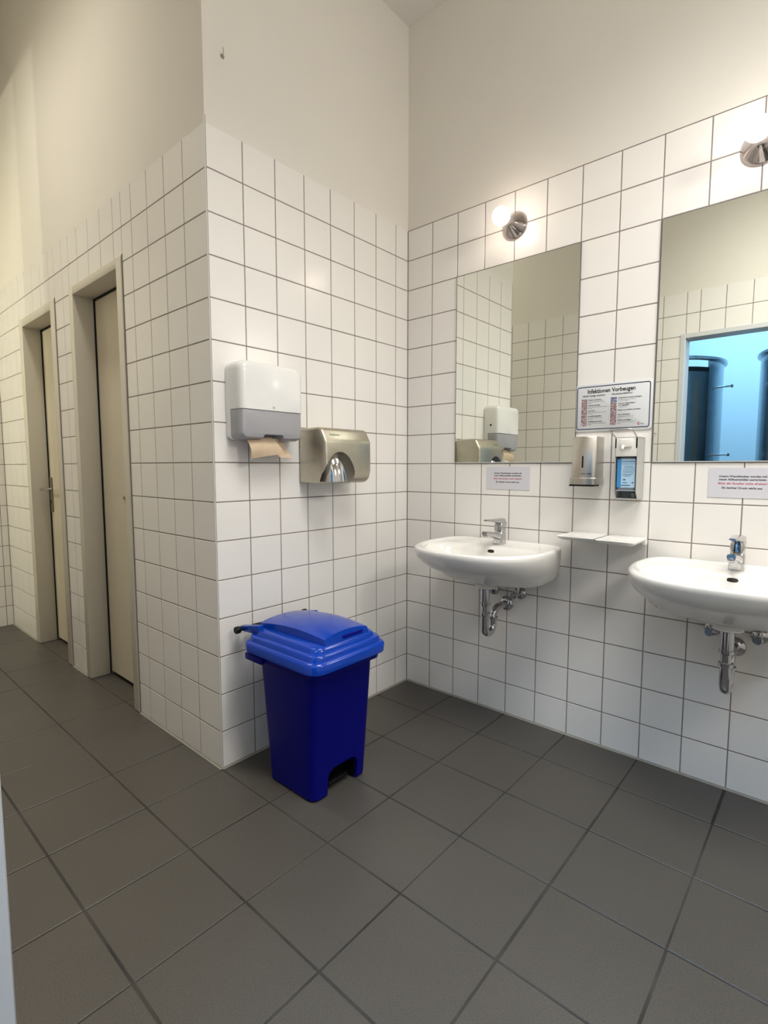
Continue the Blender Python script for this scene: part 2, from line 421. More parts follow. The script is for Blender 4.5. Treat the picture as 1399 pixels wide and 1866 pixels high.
narrow_door(1, D1, -1.327, -0.777, 2.084, False)
narrow_door(2, D2, -2.222, -1.684, 2.072, True)
# steel casing of the open doorway
b = MB()
b.box(DX0 - 0.03, DX0 + 0.002, -W - 0.128, -W + 0.006, 0.002, DH + 0.03, 0.002, 1)
b.box(DX1 - 0.002, DX1 + 0.03, -W - 0.128, -W + 0.006, 0.002, DH + 0.03, 0.002, 1)
b.box(DX0 + 0.002, DX1 - 0.002, -W - 0.128, -W + 0.006, DH - 0.002, DH + 0.03, 0.002, 1)
structure(b.build('trim_3', mat('doorway_casing_paint', (0.60, 0.62, 0.64), 0.4), None, 40))

# ------------------------------------------------------------------ blue pedal bin
bin_ = thing('pedal_bin', (0.30, -0.93, 0), 'blue plastic pedal bin with closed lid on the dark floor tiles', 'bin')
ox, oy = 0.30, -0.93
def R(x0, x1, y0, y1, r, z): return rrect(x0 - ox, x1 - ox, y0 - oy, y1 - oy, r, z)
b = MB()
b.loops([R(.188, .432, -1.056, -.800, .028, .0), R(.180, .438, -1.064, -.792, .032, .008), R(.150, .464, -1.081, -.775, .034, .462),
         R(.148, .466, -1.083, -.773, .034, .468), R(.128, .490, -1.098, -.762, .036, .470), R(.126, .492, -1.100, -.760, .036, .496), R(.15, .47, -1.08, -.78, .034, .498)])
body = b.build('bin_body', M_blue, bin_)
c = MB()
yc = (-.997 - .847) / 2 - oy; hw = 0.075
pts = [(.365 - ox, yc - hw, -.02), (.365 - ox, yc + hw, -.02)]
for k in range(0, 9):
    a = PI * k / 8 / 2; pts.append((.365 - ox, yc + hw - 0.035 * (1 - math.cos(a)), .065 + .035 * math.sin(a)))
for k in range(8, -1, -1):
    a = PI * k / 8 / 2; pts.append((.365 - ox, yc - hw + 0.035 * (1 - math.cos(a)), .065 + .035 * math.sin(a)))
c.prism(pts, (.12, 0, 0))
carve(body, c.build('cutter', M_black))
# black liner of the pedal recess and the pedal
b = MB()
b.box(.366 - ox, .371 - ox, yc - hw + .001, yc + hw - .001, .002, .098)
b.box(.371 - ox, .428 - ox, yc - hw + .0008, yc - hw + .004, .002, .066)
b.box(.371 - ox, .428 - ox, yc + hw - .004, yc + hw - .0008, .002, .066)
b.box(.371 - ox, .428 - ox, yc - hw + .036, yc + hw - .036, .095, .0985)
b.build('pedal_housing', M_black, bin_)
b = MB(); b.box(.374 - ox, .418 - ox, yc - .05, yc + .05, .018, .032, .005, 2)
b.build('pedal', M_black, bin_, 40)
for sy in (-1, 1):
    b = MB(); y = (-1.100 if sy < 0 else -.760) - oy
    b.box(.40 - ox - (.29 if sy < 0 else .0), .455 - ox - (.24 if sy < 0 else .0), y - .012 if sy < 0 else y - .004, y + .004 if sy < 0 else y + .012, .462, .488, .005, 2)
    b.build('carry_lug', M_blue, bin_, 40)
# lid: skirt, steps, raised arched panel
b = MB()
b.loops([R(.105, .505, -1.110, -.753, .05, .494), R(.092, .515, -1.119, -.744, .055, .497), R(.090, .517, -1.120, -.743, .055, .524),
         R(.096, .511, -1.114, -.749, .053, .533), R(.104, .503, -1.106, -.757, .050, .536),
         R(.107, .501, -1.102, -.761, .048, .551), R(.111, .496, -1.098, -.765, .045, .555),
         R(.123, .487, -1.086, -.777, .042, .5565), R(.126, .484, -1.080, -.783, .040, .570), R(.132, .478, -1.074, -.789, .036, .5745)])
lid = b.build('bin_lid', M_litblue, bin_, 50)
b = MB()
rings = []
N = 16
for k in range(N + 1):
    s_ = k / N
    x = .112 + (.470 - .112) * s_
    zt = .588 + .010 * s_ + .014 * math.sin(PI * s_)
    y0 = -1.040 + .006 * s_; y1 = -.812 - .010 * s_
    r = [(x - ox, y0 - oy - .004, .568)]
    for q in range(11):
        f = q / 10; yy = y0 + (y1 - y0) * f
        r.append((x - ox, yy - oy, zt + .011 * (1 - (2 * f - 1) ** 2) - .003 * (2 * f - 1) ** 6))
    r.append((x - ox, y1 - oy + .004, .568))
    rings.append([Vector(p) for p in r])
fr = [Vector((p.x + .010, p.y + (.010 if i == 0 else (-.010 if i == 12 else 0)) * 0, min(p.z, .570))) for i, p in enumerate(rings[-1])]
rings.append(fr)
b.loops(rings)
panel = b.build('lid_panel', M_litblue, lid, 30)
b = MB(); b.box(.460 - ox, .4775 - ox, -.955 - oy, -.850 - oy, .572, .592, .003, 2)
b.build('grip_recess', M_blue, lid, 40)
b = MB()
b.tube([(.045 - ox, -1.098 - oy, .556), (.045 - ox, -.765 - oy, .556)], .008, 14)
b.build('hinge_rod', M_black, bin_, 40)
for y in (-1.098, -.765):
    b = MB(); b.lathe([(0, -.009), (.013, -.009), (.014, -.006), (.014, .006), (.013, .009), (0, .009)], (.045 - ox, y - oy, .556), (0, 1, 0), 20, False)
    b.build('rod_cap', M_black, bin_, 40)
for y in (-1.07, -.94, -.80):
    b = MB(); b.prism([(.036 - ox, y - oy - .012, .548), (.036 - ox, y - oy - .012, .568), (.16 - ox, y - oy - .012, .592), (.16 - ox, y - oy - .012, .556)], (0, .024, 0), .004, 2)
    b.build('hinge_arm', M_litblue, lid, 40)

# ------------------------------------------------------------------ paper towel dispenser
def yz_ring(y0, y1, z0, z1, rt, rb, x, n=7):
    pts = []
    for cy, cz, a, r in ((y1 - rt, z1 - rt, 0, rt), (y0 + rt, z1 - rt, 90, rt), (y0 + rb, z0 + rb, 180, rb), (y1 - rb, z0 + rb, 270, rb)):
        for k in range(n + 1):
            t = math.radians(a + 90 * k / n); pts.append(Vector((x, cy + r * math.cos(t), cz + r * math.sin(t))))
    return pts
tw = thing('towel_dispenser', (0, -.949, 1.286), 'white paper towel dispenser with grey lower half on the tiled wall', 'towel dispenser')
hy = .1475; zs = .112
b = MB()
b.loops([yz_ring(-hy, hy, 0, .291, .034, .022, .0015), yz_ring(-hy, hy, 0, .291, .034, .022, .030)])
b.build('back_shell', M_white, tw, 40)
b = MB()
b.loops([yz_ring(-hy, hy, zs, .292, .034, .003, .030), yz_ring(-hy, hy, zs, .292, .034, .003, .074), yz_ring(-hy + .003, hy - .003, zs, .289, .034, .003, .088),
         yz_ring(-hy + .009, hy - .009, zs, .283, .030, .003, .097), yz_ring(-hy + .019, hy - .019, zs + .001, .273, .024, .003, .102)])
cov = b.build('cover', M_white, tw, 50)
b = MB()
b.loops([yz_ring(-hy + .001, hy - .001, .001, zs - .0008, .002, .024, .030), yz_ring(-hy + .001, hy - .001, .001, zs - .0008, .002, .024, .070), yz_ring(-hy + .004, hy - .004, .004, zs - .0008, .002, .024, .084),
         yz_ring(-hy + .010, hy - .010, .010, zs - .0008, .002, .022, .094), yz_ring(-hy + .020, hy - .020, .024, zs - .001, .002, .018, .099)])
win = b.build('grey_window', M_window, tw)
c = MB(); c.prism([(.035, -.055, -.02), (.035, .060, -.02), (.035, .045, .022), (.035, -.042, .022)], (.09, 0, 0), .004, 2)
carve(win, c.build('cutter', M_black))
b = MB(); b.lathe([(0, 0), (.0065, 0), (.0065, .003), (0, .003)], (.052, hy - .001, .165), (0, 1, 0), 16, False)
b.build('keyhole', M_black, tw)
b = MB(); b.box(.1015, .1024, -.006, .006, zs + .008, zs + .018, .0003, 1); b.build('emblem', mat('pale_grey_print', (.5, .5, .5), .5), cov)
# sheets of brown paper hanging out
pt = MB()
def sheet(P, q):
    rings = []
    for i in range(9):
        f = i / 8; r = []
        for j in range(9):
            g = j / 8
            a = Vector(P[0]).lerp(Vector(P[1]), g); c_ = Vector(P[3]).lerp(Vector(P[2]), g)
            p = a.lerp(c_, f); p.x += q * math.sin(PI * f) * .012 + .004 * math.sin(4 * g + 3 * f)
            r.append(p)
        rings.append(r)
    back = [[p - Vector((.0012, 0, 0)) for p in r] for r in rings]
    pt.loops(rings, False, False, False); pt.loops(back, False, False, False)
sheet([(.062, -1.050, 1.288), (.062, -.935, 1.300), (.088, -.893, 1.236), (.082, -1.047, 1.214)], 1)
sheet([(.058, -.965, 1.300), (.060, -.868, 1.291), (.075, -.842, 1.219), (.068, -.900, 1.222)], -1)
o = pt.build('paper_towel', M_paper, None, 60, False, None)
tag(o, 'crumpled brown paper towel hanging out of the white dispenser', 'paper towel')

# ------------------------------------------------------------------ hand dryer
dr = thing('hand_dryer', (0, -.609, 1.113), 'satin steel hand dryer with a chrome nozzle on the tiled wall', 'hand dryer')
b = MB()
y0 = -.139
b.prism([(.0015, y0, 0), (.0015, y0, .233), (.120, y0, .236), (.142, y0, .231), (.170, y0, .180), (.171, y0, .055), (.162, y0, .022), (.140, y0, .001)], (0, .278, 0), .012, 3)
dh = b.build('housing', M_dryer, dr)
c = MB()
rings = []
for k in range(1, 16):
    t = PI * k / 16 - PI / 2
    rings.append([Vector((.185 + .105 * math.cos(t) * math.cos(2 * PI * i / 32), -.054 + .098 * math.cos(t) * math.sin(2 * PI * i / 32), -.010 + .146 * math.sin(t))) for i in range(32)])
c.loops(rings)
carve(dh, c.build('cutter', M_black))
b = MB()
hood = []
for k in range(15):
    f = k / 14; z = .008 + .122 * math.sin(PI / 2 * f); q = math.cos(PI / 2 * f) ** .7 if k < 14 else 0.03
    cx = .133 - .020 * f; rx = .056 * q; ry = (.054 + .004 * (1 - f)) * q
    hood.append([Vector((cx + rx * sgp(math.cos(2 * PI * i / 36), .85), -.060 + ry * sgp(math.sin(2 * PI * i / 36), .85), z)) for i in range(36)])
b.loops(hood)
noz = b.build('nozzle', M_chrome, dr, 50)
b = MB(); b.lathe([(0, 0), (.038, 0), (.038, .0012), (0, .0012)], (.133, -.060, .0080), (0, 0, -1), 24, False); b.build('air_outlet', M_black, noz)
b = MB(); u = Vector((0, 1, 0)); v = Vector((-.48, 0, .877)).normalized()
for k, w_ in enumerate((.005, .005, .004, .0055, .005, .004, .005, .0045, .005)):
    p0 = Vector((.1588, -.100 + .0062 * k, .2012)); hh = .0085 if k in (0, 3, 7) else .0062
    b.face([p0, p0 + u * w_, p0 + u * w_ + v * hh, p0 + v * hh])
b.build('lettering', M_greenprint, dr, None, False)

# ------------------------------------------------------------------ mirrors
mr = thing('wall_mirror', (.6095, 0, 1.2045), 'left wall mirror, nearer the corner, reflecting the towel dispenser', 'mirror', 'mirrors above the washbasins')
b = MB(); b.box(-.2988, .2988, -.0062, -.0008, .0015, .892)
b.build('mirror_glass', M_mirror, mr)
b = MB(); b.box(-.3008, .3008, -.0035, -.0004, .8925, .8962)
b.box(-.3012, -.2990, -.0064, -.0004, .0, .895); b.box(.2990, .3012, -.0064, -.0004, .0, .895)
b.build('edge_joint', mat('mirror_edge', (.13, .12, .12), .5), mr)
b = MB(); b.box(-.299, .299, -.0066, -.0008, -.0015, .0012); b.build('bottom_edge', mat('glass_edge', (.62, .66, .62), .2), mr)
mr2 = copy_thing(mr, (1.511, 0, 1.2035), 'right wall mirror reflecting an open doorway with steel shower cubicles')

# ------------------------------------------------------------------ globe lamps
def globe(loc, label, e):
    g = thing('globe_lamp', loc, label, 'lamp', 'globe lamps above the mirrors')
    b = MB()
    b.lathe([(0, .0005), (.060, .0005), (.0615, .002), (.0610, .004), (.052, .016), (.040, .032), (.029, .048), (.022, .062), (.0195, .072), (.0195, .080), (0, .080)], (0, 0, 0), (0, -1, 0), 48, False)
    b.build('lamp_base', M_lampbase, g, 40)
    b = MB(); b.lathe([(0, .080), (.016, .080), (.017, .083), (.017, .087), (0, .087)], (0, 0, 0), (0, -1, 0), 32, False)
    b.build('lamp_socket', M_cream, g, 40)
    b = MB(); b.sphere((0, -.122, .001), .038)
    b.build('bulb', mat('glowing_bulb', (1, 1, 1), .3, emit=e), g, 60)
    b = MB(); b.lathe([(0, 0), (.0025, 0), (.002, .0015), (0, .002)], (.043, -.0135, .024), (0.35, -1, .2), 12, False)
    b.build('screw', M_chrome, g, 40)
globe((.6065, 0, 2.250), 'lit round bulb on a dark chrome cone above the left mirror', BULB[0])
globe((1.5030, 0, 2.243), 'lit round bulb on a dark chrome cone above the right mirror', BULB[1])

# ------------------------------------------------------------------ washbasins
def ring(w, yc, df, db, z, nf=2.35, nb=8.0, nar=.13, n=96, x0=0.0):
    pts = []
    for k in range(n):
        t = 2 * PI * k / n; c_, s_ = math.cos(t), math.sin(t)
        if s_ >= 0:
            ty = abs(s_) ** (2 / nb); x = w * sgp(c_, 2 / nb) * (1 - nar * ty * ty); y = yc + db * ty
        else:
            x = w * sgp(c_, 2 / nf); y = yc - df * abs(s_) ** (2 / nf)
        pts.append(Vector((x0 + x, y, z)))
    return pts
wb = thing('washbasin', (.6065, -.0012, .842), 'left white ceramic washbasin, nearer the corner', 'washbasin', 'washbasins under the mirrors')
b = MB()
yc = -.17
b.loops([
    ring(.040, -.20, .045, .045, -.172, 2, 2, 0), ring(.10, -.185, .075, .10, -.169, 2.0, 3, 0), ring(.190, -.15, .105, .140, -.166, 2.0, 6, 0), ring(.228, -.14, .135, .138, -.160, 2.0, nar=0), ring(.247, -.14, .170, .14, -.148, 2.0, nar=0), ring(.259, -.14, .220, .14, -.124, 2.05, nar=.0),
    ring(.276, -.15, .268, .15, -.098, 2.25, nar=.06), ring(.289, -.16, .297, .16, -.072, 2.4, nar=.10), ring(.2955, -.165, .317, .165, -.048, 2.5, nar=.12), ring(.2985, yc, .328, .17, -.025, 2.5), ring(.2985, yc, .330, .17, -.010, 2.5), ring(.296, yc, .328, .17, -.003, 2.45),
    ring(.289, yc, .321, .168, .0005), ring(.280, yc, .312, .162, .0), ring(.272, yc, .304, .150, -.004), ring(.265, yc, .297, .140, -.0085),
    ring(.258, -.20, .262, .085, -.0105, 2.35, 5, .08), ring(.250, -.26, .196, .118, -.0130, 2.3, 3.2, .0), ring(.240, -.265, .184, .112, -.020, 2.3, 3, .0), ring(.225, -.265, .168, .104, -.042, 2.3, 3, 0), ring(.200, -.26, .148, .088, -.078, 2.3, 2.8, 0),
    ring(.150, -.25, .11, .066, -.112, 2.2, 2.4, 0), ring(.080, -.235, .06, .045, -.126, 2, 2, 0), ring(.028, -.225, .028, .028, -.130, 2, 2, 0)], True, True)
b.build('bowl', M_ceramic, wb, 70)
b = MB(); b.lathe([(0, 0), (.026, 0), (.027, .002), (.020, .0035), (0, .003)], (0, -.225, -.1300), (0, 0, 1), 28, False); b.build('plug_hole', M_chrome, wb, 40)
b = MB()
nrm = Vector((0, -.9, .42)).normalized()
rr = []
for rad in (1.0, .93):
    rr.append([Vector((.0165 * rad * sgp(math.cos(2 * PI * k / 28), .7), 0, .0075 * rad * sgp(math.sin(2 * PI * k / 28), .7))) for k in range(28)])
Q = nrm.to_track_quat('-Y', 'Z').to_matrix()
P0 = Vector((0, -.1555, -.0335))
b.loops([[P0 + Q @ p for p in rr[0]], [P0 + Q @ p + nrm * .0022 for p in rr[0]], [P0 + Q @ p + nrm * .003 for p in rr[1]]], True, True)
b.build('overflow_slot', mat('overflow_dark', (.018, .011, .008), .35), wb, 40)
b = MB(); b.lathe([(.040, .0), (.040, .010), (.046, .016), (.046, .020), (.030, .026), (0, .026)], (0, -.20, -.168), (0, 0, -1), 32, False)
b.build('outlet_boss', M_ceramic, wb, 40)
wb2 = copy_thing(wb, (1.5110, -.0012, .842), 'right white ceramic washbasin, cut off by the photo edge')

fa = thing('faucet', (.6065, -.080, .8318), 'chrome lever faucet on the left washbasin', 'faucet', 'chrome faucets')
b = MB()
def frect(hx, y0, y1, r, z): return rrect(-hx, hx, y0, y1, r, z, 5)
b.loops([frect(.023, -.026, .024, .010, .0), frect(.0235, -.027, .0245, .010, .003), frect(.0225, -.024, .024, .011, .030), frect(.0225, -.022, .024, .012, .052), frect(.0215, -.020, .0235, .012, .056), frect(.0205, -.018, .023, .012, .060),
         frect(.0215, -.022, .0235, .012, .064), frect(.0215, -.022, .0235, .012, .088), frect(.018, -.018, .020, .012, .100)])
b.build('faucet_body', M_chrome, fa, 40)
b = MB()
S = [(.005, .030, .022, .018), (-.030, .040, .019, .015), (-.065, .050, .0165, .0115), (-.100, .057, .0145, .010), (-.125, .061, .0135, .010), (-.137, .062, .0125, .009)]
b.loops([[Vector((hx * sgp(math.cos(2 * PI * k / 24), .6), y, z + hz * sgp(math.sin(2 * PI * k / 24), .6))) for k in range(24)] for y, z, hx, hz in S])
sp = b.build('spout', M_chrome, fa, 45)
b = MB(); b.lathe([(0, 0), (.0115, 0), (.012, .002), (.012, .012), (.0105, .014), (0, .014)], (0, -.126, .057), (0, -.25, -1), 24, False)
b.build('aerator', M_chrome, sp, 40)
b = MB()
S = [(.0245, .094, .0205, .014), (.012, .105, .0220, .015), (-.015, .1085, .0215, .0125), (-.045, .1115, .019, .009), (-.085, .1150, .0155, .006), (-.120, .1180, .0125, .0045), (-.130, .1186, .009, .003)]
b.loops([[Vector((hx * sgp(math.cos(2 * PI * k / 24), .6), y, z + hz * sgp(math.sin(2 * PI * k / 24), .6))) for k in range(24)] for y, z, hx, hz in S])
b.build('faucet_lever', M_chrome, fa, 45)
copy_thing(fa, (1.5110, -.080, .8318), 'chrome lever faucet on the right washbasin')

tr = thing('drain_trap', (.6065, -.2012, .642), 'chrome drain trap under the left washbasin', 'drain pipe', 'chrome drain traps')
b = MB()
b.lathe([(0, .012), (.0205, .012), (.0205, -.060), (0, -.060)], (0, 0, 0), (0, 0, 1), 28, False)
b.lathe([(0, -.058), (.0165, -.058), (.0165, -.12), (0, -.12)], (0, 0, 0), (0, 0, 1), 28, False)
b.build('tailpiece', M_chrome, tr, 40)
for z, r in ((-.064, .0228), (-.108, .0222)):
    b = MB(); b.lathe([(0, -.007), (r - .002, -.007), (r, -.005), (r, .005), (r - .002, .007), (0, .007)], (0, 0, z), (0, 0, 1), 28, False)
    b.build('union_nut', M_chrome, tr, 40)
b = MB()
path = [(0, 0, -.108), (0, 0, -.13), (0, 0, -.15)] + [(0, .036 - .036 * math.cos(a), -.168 - .036 * math.sin(a)) for a in [PI * k / 14 for k in range(15)]] + [(0, .072, -.150), (0, .072, -.142)]
b.tube(path, .0172, 24); b.build('trap_bend', M_chrome, tr, 50)
b = MB(); b.lathe([(0, -.006), (.020, -.006), (.022, -.004), (.022, .004), (.020, .006), (0, .006)], (0, .072, -.140), (0, 0, 1), 28, False); b.build('union_nut', M_chrome, tr, 40)
b = MB()
path = [(0, .072, -.140), (0, .072, -.130)] + [(0, .118 - .046 * math.cos(a), -.146 + .046 * math.sin(a) + .000) for a in [PI / 2 * k / 10 for k in range(2, 11)]] + [(0, .15, -.100), (0, .197, -.100)]
b.tube(path, .0162, 24); b.build('waste_arm', M_chrome, tr, 50)
b = MB(); b.lathe([(.0165, .0), (.034, .0), (.035, .002), (.033, .008), (.024, .014), (.0165, .016)], (0, .1995, -.100), (0, -1, 0), 32, False); b.build('rosette', M_chrome, tr, 40)
copy_thing(tr, (1.5110, -.2012, .642), 'chrome drain trap under the right washbasin')

sv = thing('stop_valve', (.536, -.0012, .601), 'chrome stop valve on the left side of the left drain trap', 'stop valve', 'chrome stop valves')
b = MB(); b.lathe([(0, 0), (.028, .0), (.029, .002), (.026, .008), (.016, .014), (0, .014)], (0, 0, 0), (0, -1, 0), 28, False); b.build('rosette', M_chrome, sv, 40)
b = MB(); b.tube([(0, -.01, 0), (0, -.058, 0)], [.011, .011], 18)
b.tube([(0, -.038, 0), (0, -.038, .03)], .0085, 16)
b.lathe([(0, 0), (.011, 0), (.011, .014), (0, .014)], (0, -.038, .022), (0, 0, 1), 6, False)
b.build('valve_body', M_chrome, sv, 40)
b = MB(); b.lathe([(0, 0), (.009, 0), (.014, .003), (.0155, .010), (.0155, .020), (.013, .023), (0, .023)], (0, -.056, 0), (0, -1, 0), 10, False); b.build('valve_knob', M_chrome, sv, 25)
b = MB(); b.tube([(0, -.038, .030), (0, -.039, .045), (0, -.040, .058)], .005, 10); b.build('supply_tube', M_chrome, sv, 40)
copy_thing(sv, (.677, -.0012, .601), 'chrome stop valve on the right side of the left drain trap')
copy_thing(sv, (1.4405, -.0012, .597), 'chrome stop valve on the left side of the right drain trap')
copy_thing(sv, (1.5815, -.0012, .597), 'chrome stop valve on the right side of the right drain trap')

# ------------------------------------------------------------------ soap dispenser
so = thing('soap_dispenser', (.979, 0, 1.107), 'brushed steel soap dispenser with a narrow sight slot under the sign', 'soap dispenser')
b = MB()
def sring(z, d, hx=.0485, n=14):
    pts = [Vector((hx, -.0015, z)), Vector((-hx, -.0015, z)), Vector((-hx, -d + .010, z))]
    for k in range(n + 1):
        t = -1 + 2 * k / n; pts.append(Vector((hx * t * .985, -d + .010 - .013 * (1 - t * t) ** .8, z)))
    pts.append(Vector((hx, -d + .010, z)))
    return pts
b.loops([sring(.030, .094), sring(.193, .094), sring(.1975, .091, .047)])
b.box(-.0485, .0485, -.060, -.0015, .001, .031)
b.build('housing', M_steel, so, 40)
b = MB(); b.loops([sring(.006, .103, .0515), sring(.030, .103, .0515), sring(.0335, .099, .0500)]); b.build('push_bar', M_steel, so, 40)
b = MB(); b.box(-.050, .050, -.104, -.05, -.001, .0055); b.build('bar_underside', M_black, so)
b = MB(); b.box(-.0035, .0025, -.0985, -.094, .073, .120, .0012, 2); b.build('sight_slot', M_black, so)
b = MB()
for x0, x1 in ((-.005, .0005), (.0015, .006), (.007, .012), (.016, .021), (.022, .0265), (.0275, .033)):
    b.box(x0, x1, -.0972, -.0935, .0475, .0505)
b.build('lettering', M_ink, so)

# ------------------------------------------------------------------ disinfectant dispenser
di = thing('disinfectant_dispenser', (1.1415, 0, 1.060), 'grey aluminium elbow-lever disinfectant dispenser holding a blue bottle', 'disinfectant dispenser')
b = MB()
hx = .040
for sx in (-1, 1):
    x = sx * hx
    b.prism([(x, -.0015, 0), (x, -.0015, .236), (x, -.094, .236), (x, -.094, .030), (x, -.070, 0)], (-sx * .0016, 0, 0), .0004, 1)
b.box(-hx, hx, -.004, -.0015, 0, .236)
b.box(-hx, hx, -.094, -.0015, .2345, .2365)
b.build('housing', M_alu, di)
b = MB(); b.box(-hx + .0018, hx - .0018, -.0052, -.0042, .001, .233); b.box(-hx + .0018, hx - .0018, -.068, -.0052, .0005, .0025)
b.build('inner_back', M_aluin, di)
b = MB()
b.box(-hx + .0022, hx - .0022, -.0965, -.060, .163, .2335, .0025, 2)
b.build('front_cap', M_cream, di, 40)
b = MB()
b.prism([(-.021, -.0965, .196), (.021, -.0965, .200), (.023, -.0965, .229), (-.022, -.0965, .229)], (0, -.009, 0), .003, 2)
b.tube([(-.008, -.104, .203), (-.008, -.112, .198), (-.008, -.114, .191)], .005, 12)
b.build('pump_nozzle', M_cream, di, 40)
for sx in (-1, 1):
    b = MB(); b.box(sx * (hx - .0025) - .0022, sx * (hx - .0025) + .0022, -.0975, -.070, .195, .234); b.build('lever_slot', M_black, di)
b = MB()
pts = [(-.037, -.094, .232), (-.038, -.110, .240), (-.040, -.165, .258)]
for k in range(1, 5):
    a = PI / 2 * k / 4; pts.append((-.040 + .010 * (1 - math.cos(a)) , -.165 - .010 * math.sin(a), .258 + .003 * math.sin(a)))
pts += [(-x, y, z) for x, y, z in pts[::-1]]
b.tube(pts, .0024, 10); b.build('arm_lever', M_steel, di, 50)
bo = thing('disinfectant_bottle', (1.1415, -.046, 1.0665), 'blue labelled bottle inside the grey disinfectant dispenser', 'bottle')
b = MB()
b.loops([rrect(-.030, .030, -.036, .034, .007, .030), rrect(-.033, .033, -.039, .037, .008, .034), rrect(-.033, .033, -.039, .037, .008, .146), rrect(-.028, .028, -.032, .030, .010, .153), rrect(-.012, .012, -.012, .012, .0119, .160)])
b.box(-.035, .035, -.041, .038, .0245, .0295)
b.build('bottle_body', M_bottle, bo, 40)
b = MB(); b.box(-.020, .0325, -.0402, -.0390, .038, .148); b.build('label_panel', M_label, bo)
b = MB(); b.box(-.0325, -.0175, -.0408, -.0392, .038, .148); b.build('label_stripe', M_labelblue, bo)
b = MB(); b.box(-.0150, .031, -.0410, -.0401, .136, .1385)
for z, x0, x1 in ((.128, -.015, .030), (.120, -.008, .024), (.115, -.006, .027), (.108, -.012, .030), (.101, -.012, .029), (.095, -.010, .028), (.088, -.012, .024), (.082, -.010, .018)):
    b.box(x0, x1, -.0408, -.0401, z, z + .0012)
b.box(-.010, .000, -.0408, -.0401, .066, .070); b.box(-.012, .006, -.0408, -.0401, .056, .058); b.box(.022, .028, -.0408, -.0401, .055, .059); b.box(-.017, .016, -.0408, -.0401, .045, .048)
b.build('label_print', M_labeldark, bo)
b = MB(); b.lathe([(0, 0), (.013, 0), (.015, .012), (.013, .020), (0, .021)], (.014, -.020, .0027 - .0066), (0, 0, 1), 20, False)
o = b.build('drip_cup', M_alu, di, 40, True, (0, 0, .0066))

# ------------------------------------------------------------------ trays
ty = thing('soap_tray', (.985, -.0012, .902), 'white plastic wall tray beside the left washbasin', 'tray', 'white trays between the washbasins')
b = MB()
def tring(g, z): return rrect(-.074 + g, .074 - g, -.180 + g, -.012 - g * .5, .012, z, 5)
b.loops([tring(.016, -.009), tring(.007, -.005), tring(.001, .003), tring(.0, .005), tring(.0015, .0062), tring(.006, .005), tring(.012, .0015), tring(.020, -.0005)])
b.build('tray_plate', M_white, ty, 45)
b = MB(); b.box(-.060, .070, -.014, -.0005, -.014, .008, .002, 2); b.box(.058, .074, -.040, -.010, -.018, .004, .004, 2)
b.build('wall_bracket', M_white, ty, 45)
copy_thing(ty, (1.136, -.0012, .8995), 'white plastic wall tray beside the right washbasin')

# ------------------------------------------------------------------ sign and notices
U, V = (1, 0, 0), (0, 0, 1)
sg = thing('hygiene_sign', (1.0545, 0, 1.3285), 'white hand hygiene sign with navy border between the mirrors', 'sign')
def xz_ring(x0, x1, z0, z1, r, y, n=6):
    return [Vector((p.x, y, p.y)) for p in rrect(x0, x1, z0, z1, r, 0, n)]
b = MB(); b.loops([xz_ring(-.150, .150, 0, .192, .012, -.0015), xz_ring(-.150, .150, 0, .192, .012, -.005), xz_ring(-.1495, .1495, .0005, .1915, .012, -.0055)])
b.build('board', M_sign, sg, 40)
b = MB()
a, c_ = xz_ring(-.1415, .1415, .0085, .1835, .010, -.0058), xz_ring(-.1380, .1380, .0120, .1800, .007, -.0058)
b.loops([a, c_], False, False); b.build('border', M_navy, sg, None, False)
b = MB(); b.text('Infektionen Vorbeugen', (-.006, -.0059, .1555), U, V, .0165, .184, 'CENTER', .028); b.build('title', M_ink, sg, None, False)
def line(body, x, z, h, w, bold, name, m):
    b = MB(); b.text(body, (x, -.0059, z), U, V, h, w, bold=bold); b.build(name, m, sg, None, False)
line('Hände richtig waschen!', -.118, .1425, .0066, .090, .02, 'heading', M_ink)
line('Händedesinfektion!', -.003, .1425, .0066, .079, .02, 'heading', M_ink)
Lh = [('Nass machen', .051, 'Hände unter fließendes Wasser', .060, 'halten', .012), ('Rundum einseifen', .048, 'Handinnenflächen und Handrücken einseifen', .075, 'gründlich', .016),
      ('Zeit lassen', .028, '20 bis 30 Sekunden, auch zwischen', .071, 'den Fingern', .019), ('Gründlich abspülen', .053, 'Hände unter fließendem Wasser', .060, 'abspülen', .020), ('Sorgfältig abtrocknen', .058, 'Hände mit Papierhandtuch trocken tupfen', .072, 'anschließend', .015)]
Rh = [('Desinfektionsmittel auftragen', .086, 'Handflächen gut benetzen', .064, 'und verreiben', .038), ('Daumen, Fingerkuppen', .064, None, 0, 'vollständig einreiben', .036),
      ('Hände und Gelenke einreiben', .084, None, 0, None, 0), ('Kurz einwirken', .046, 'Desinfektionsmittel trocknen lassen', .060, 'lassen', .012), ('Hände verreiben', .050, 'Hände nicht mehr abtrocknen', .062, 'danach', .011)]
tops = [.1265, .1045, .0825, .0605, .0385]
for X0, rows in ((-.0945, Lh), (.0235, Rh)):
    for (h, w, l1, w1, l2, w2), z in zip(rows, tops):
        line(h, X0, z - (.004 if l1 is None and l2 is None else 0), .0052, w, .02, 'item_heading', M_ink)
        if l1: line(l1, X0, z - .0065, .0036, w1, .004, 'item_text', M_grey)
        if l2: line(l2, X0, z - (.0118 if l1 else .014), .0036, w2, .004, 'item_text', M_grey)
line('und Nagelfalze', .0235, tops[1] - .0075, .0052, .042, .02, 'item_heading', M_ink)
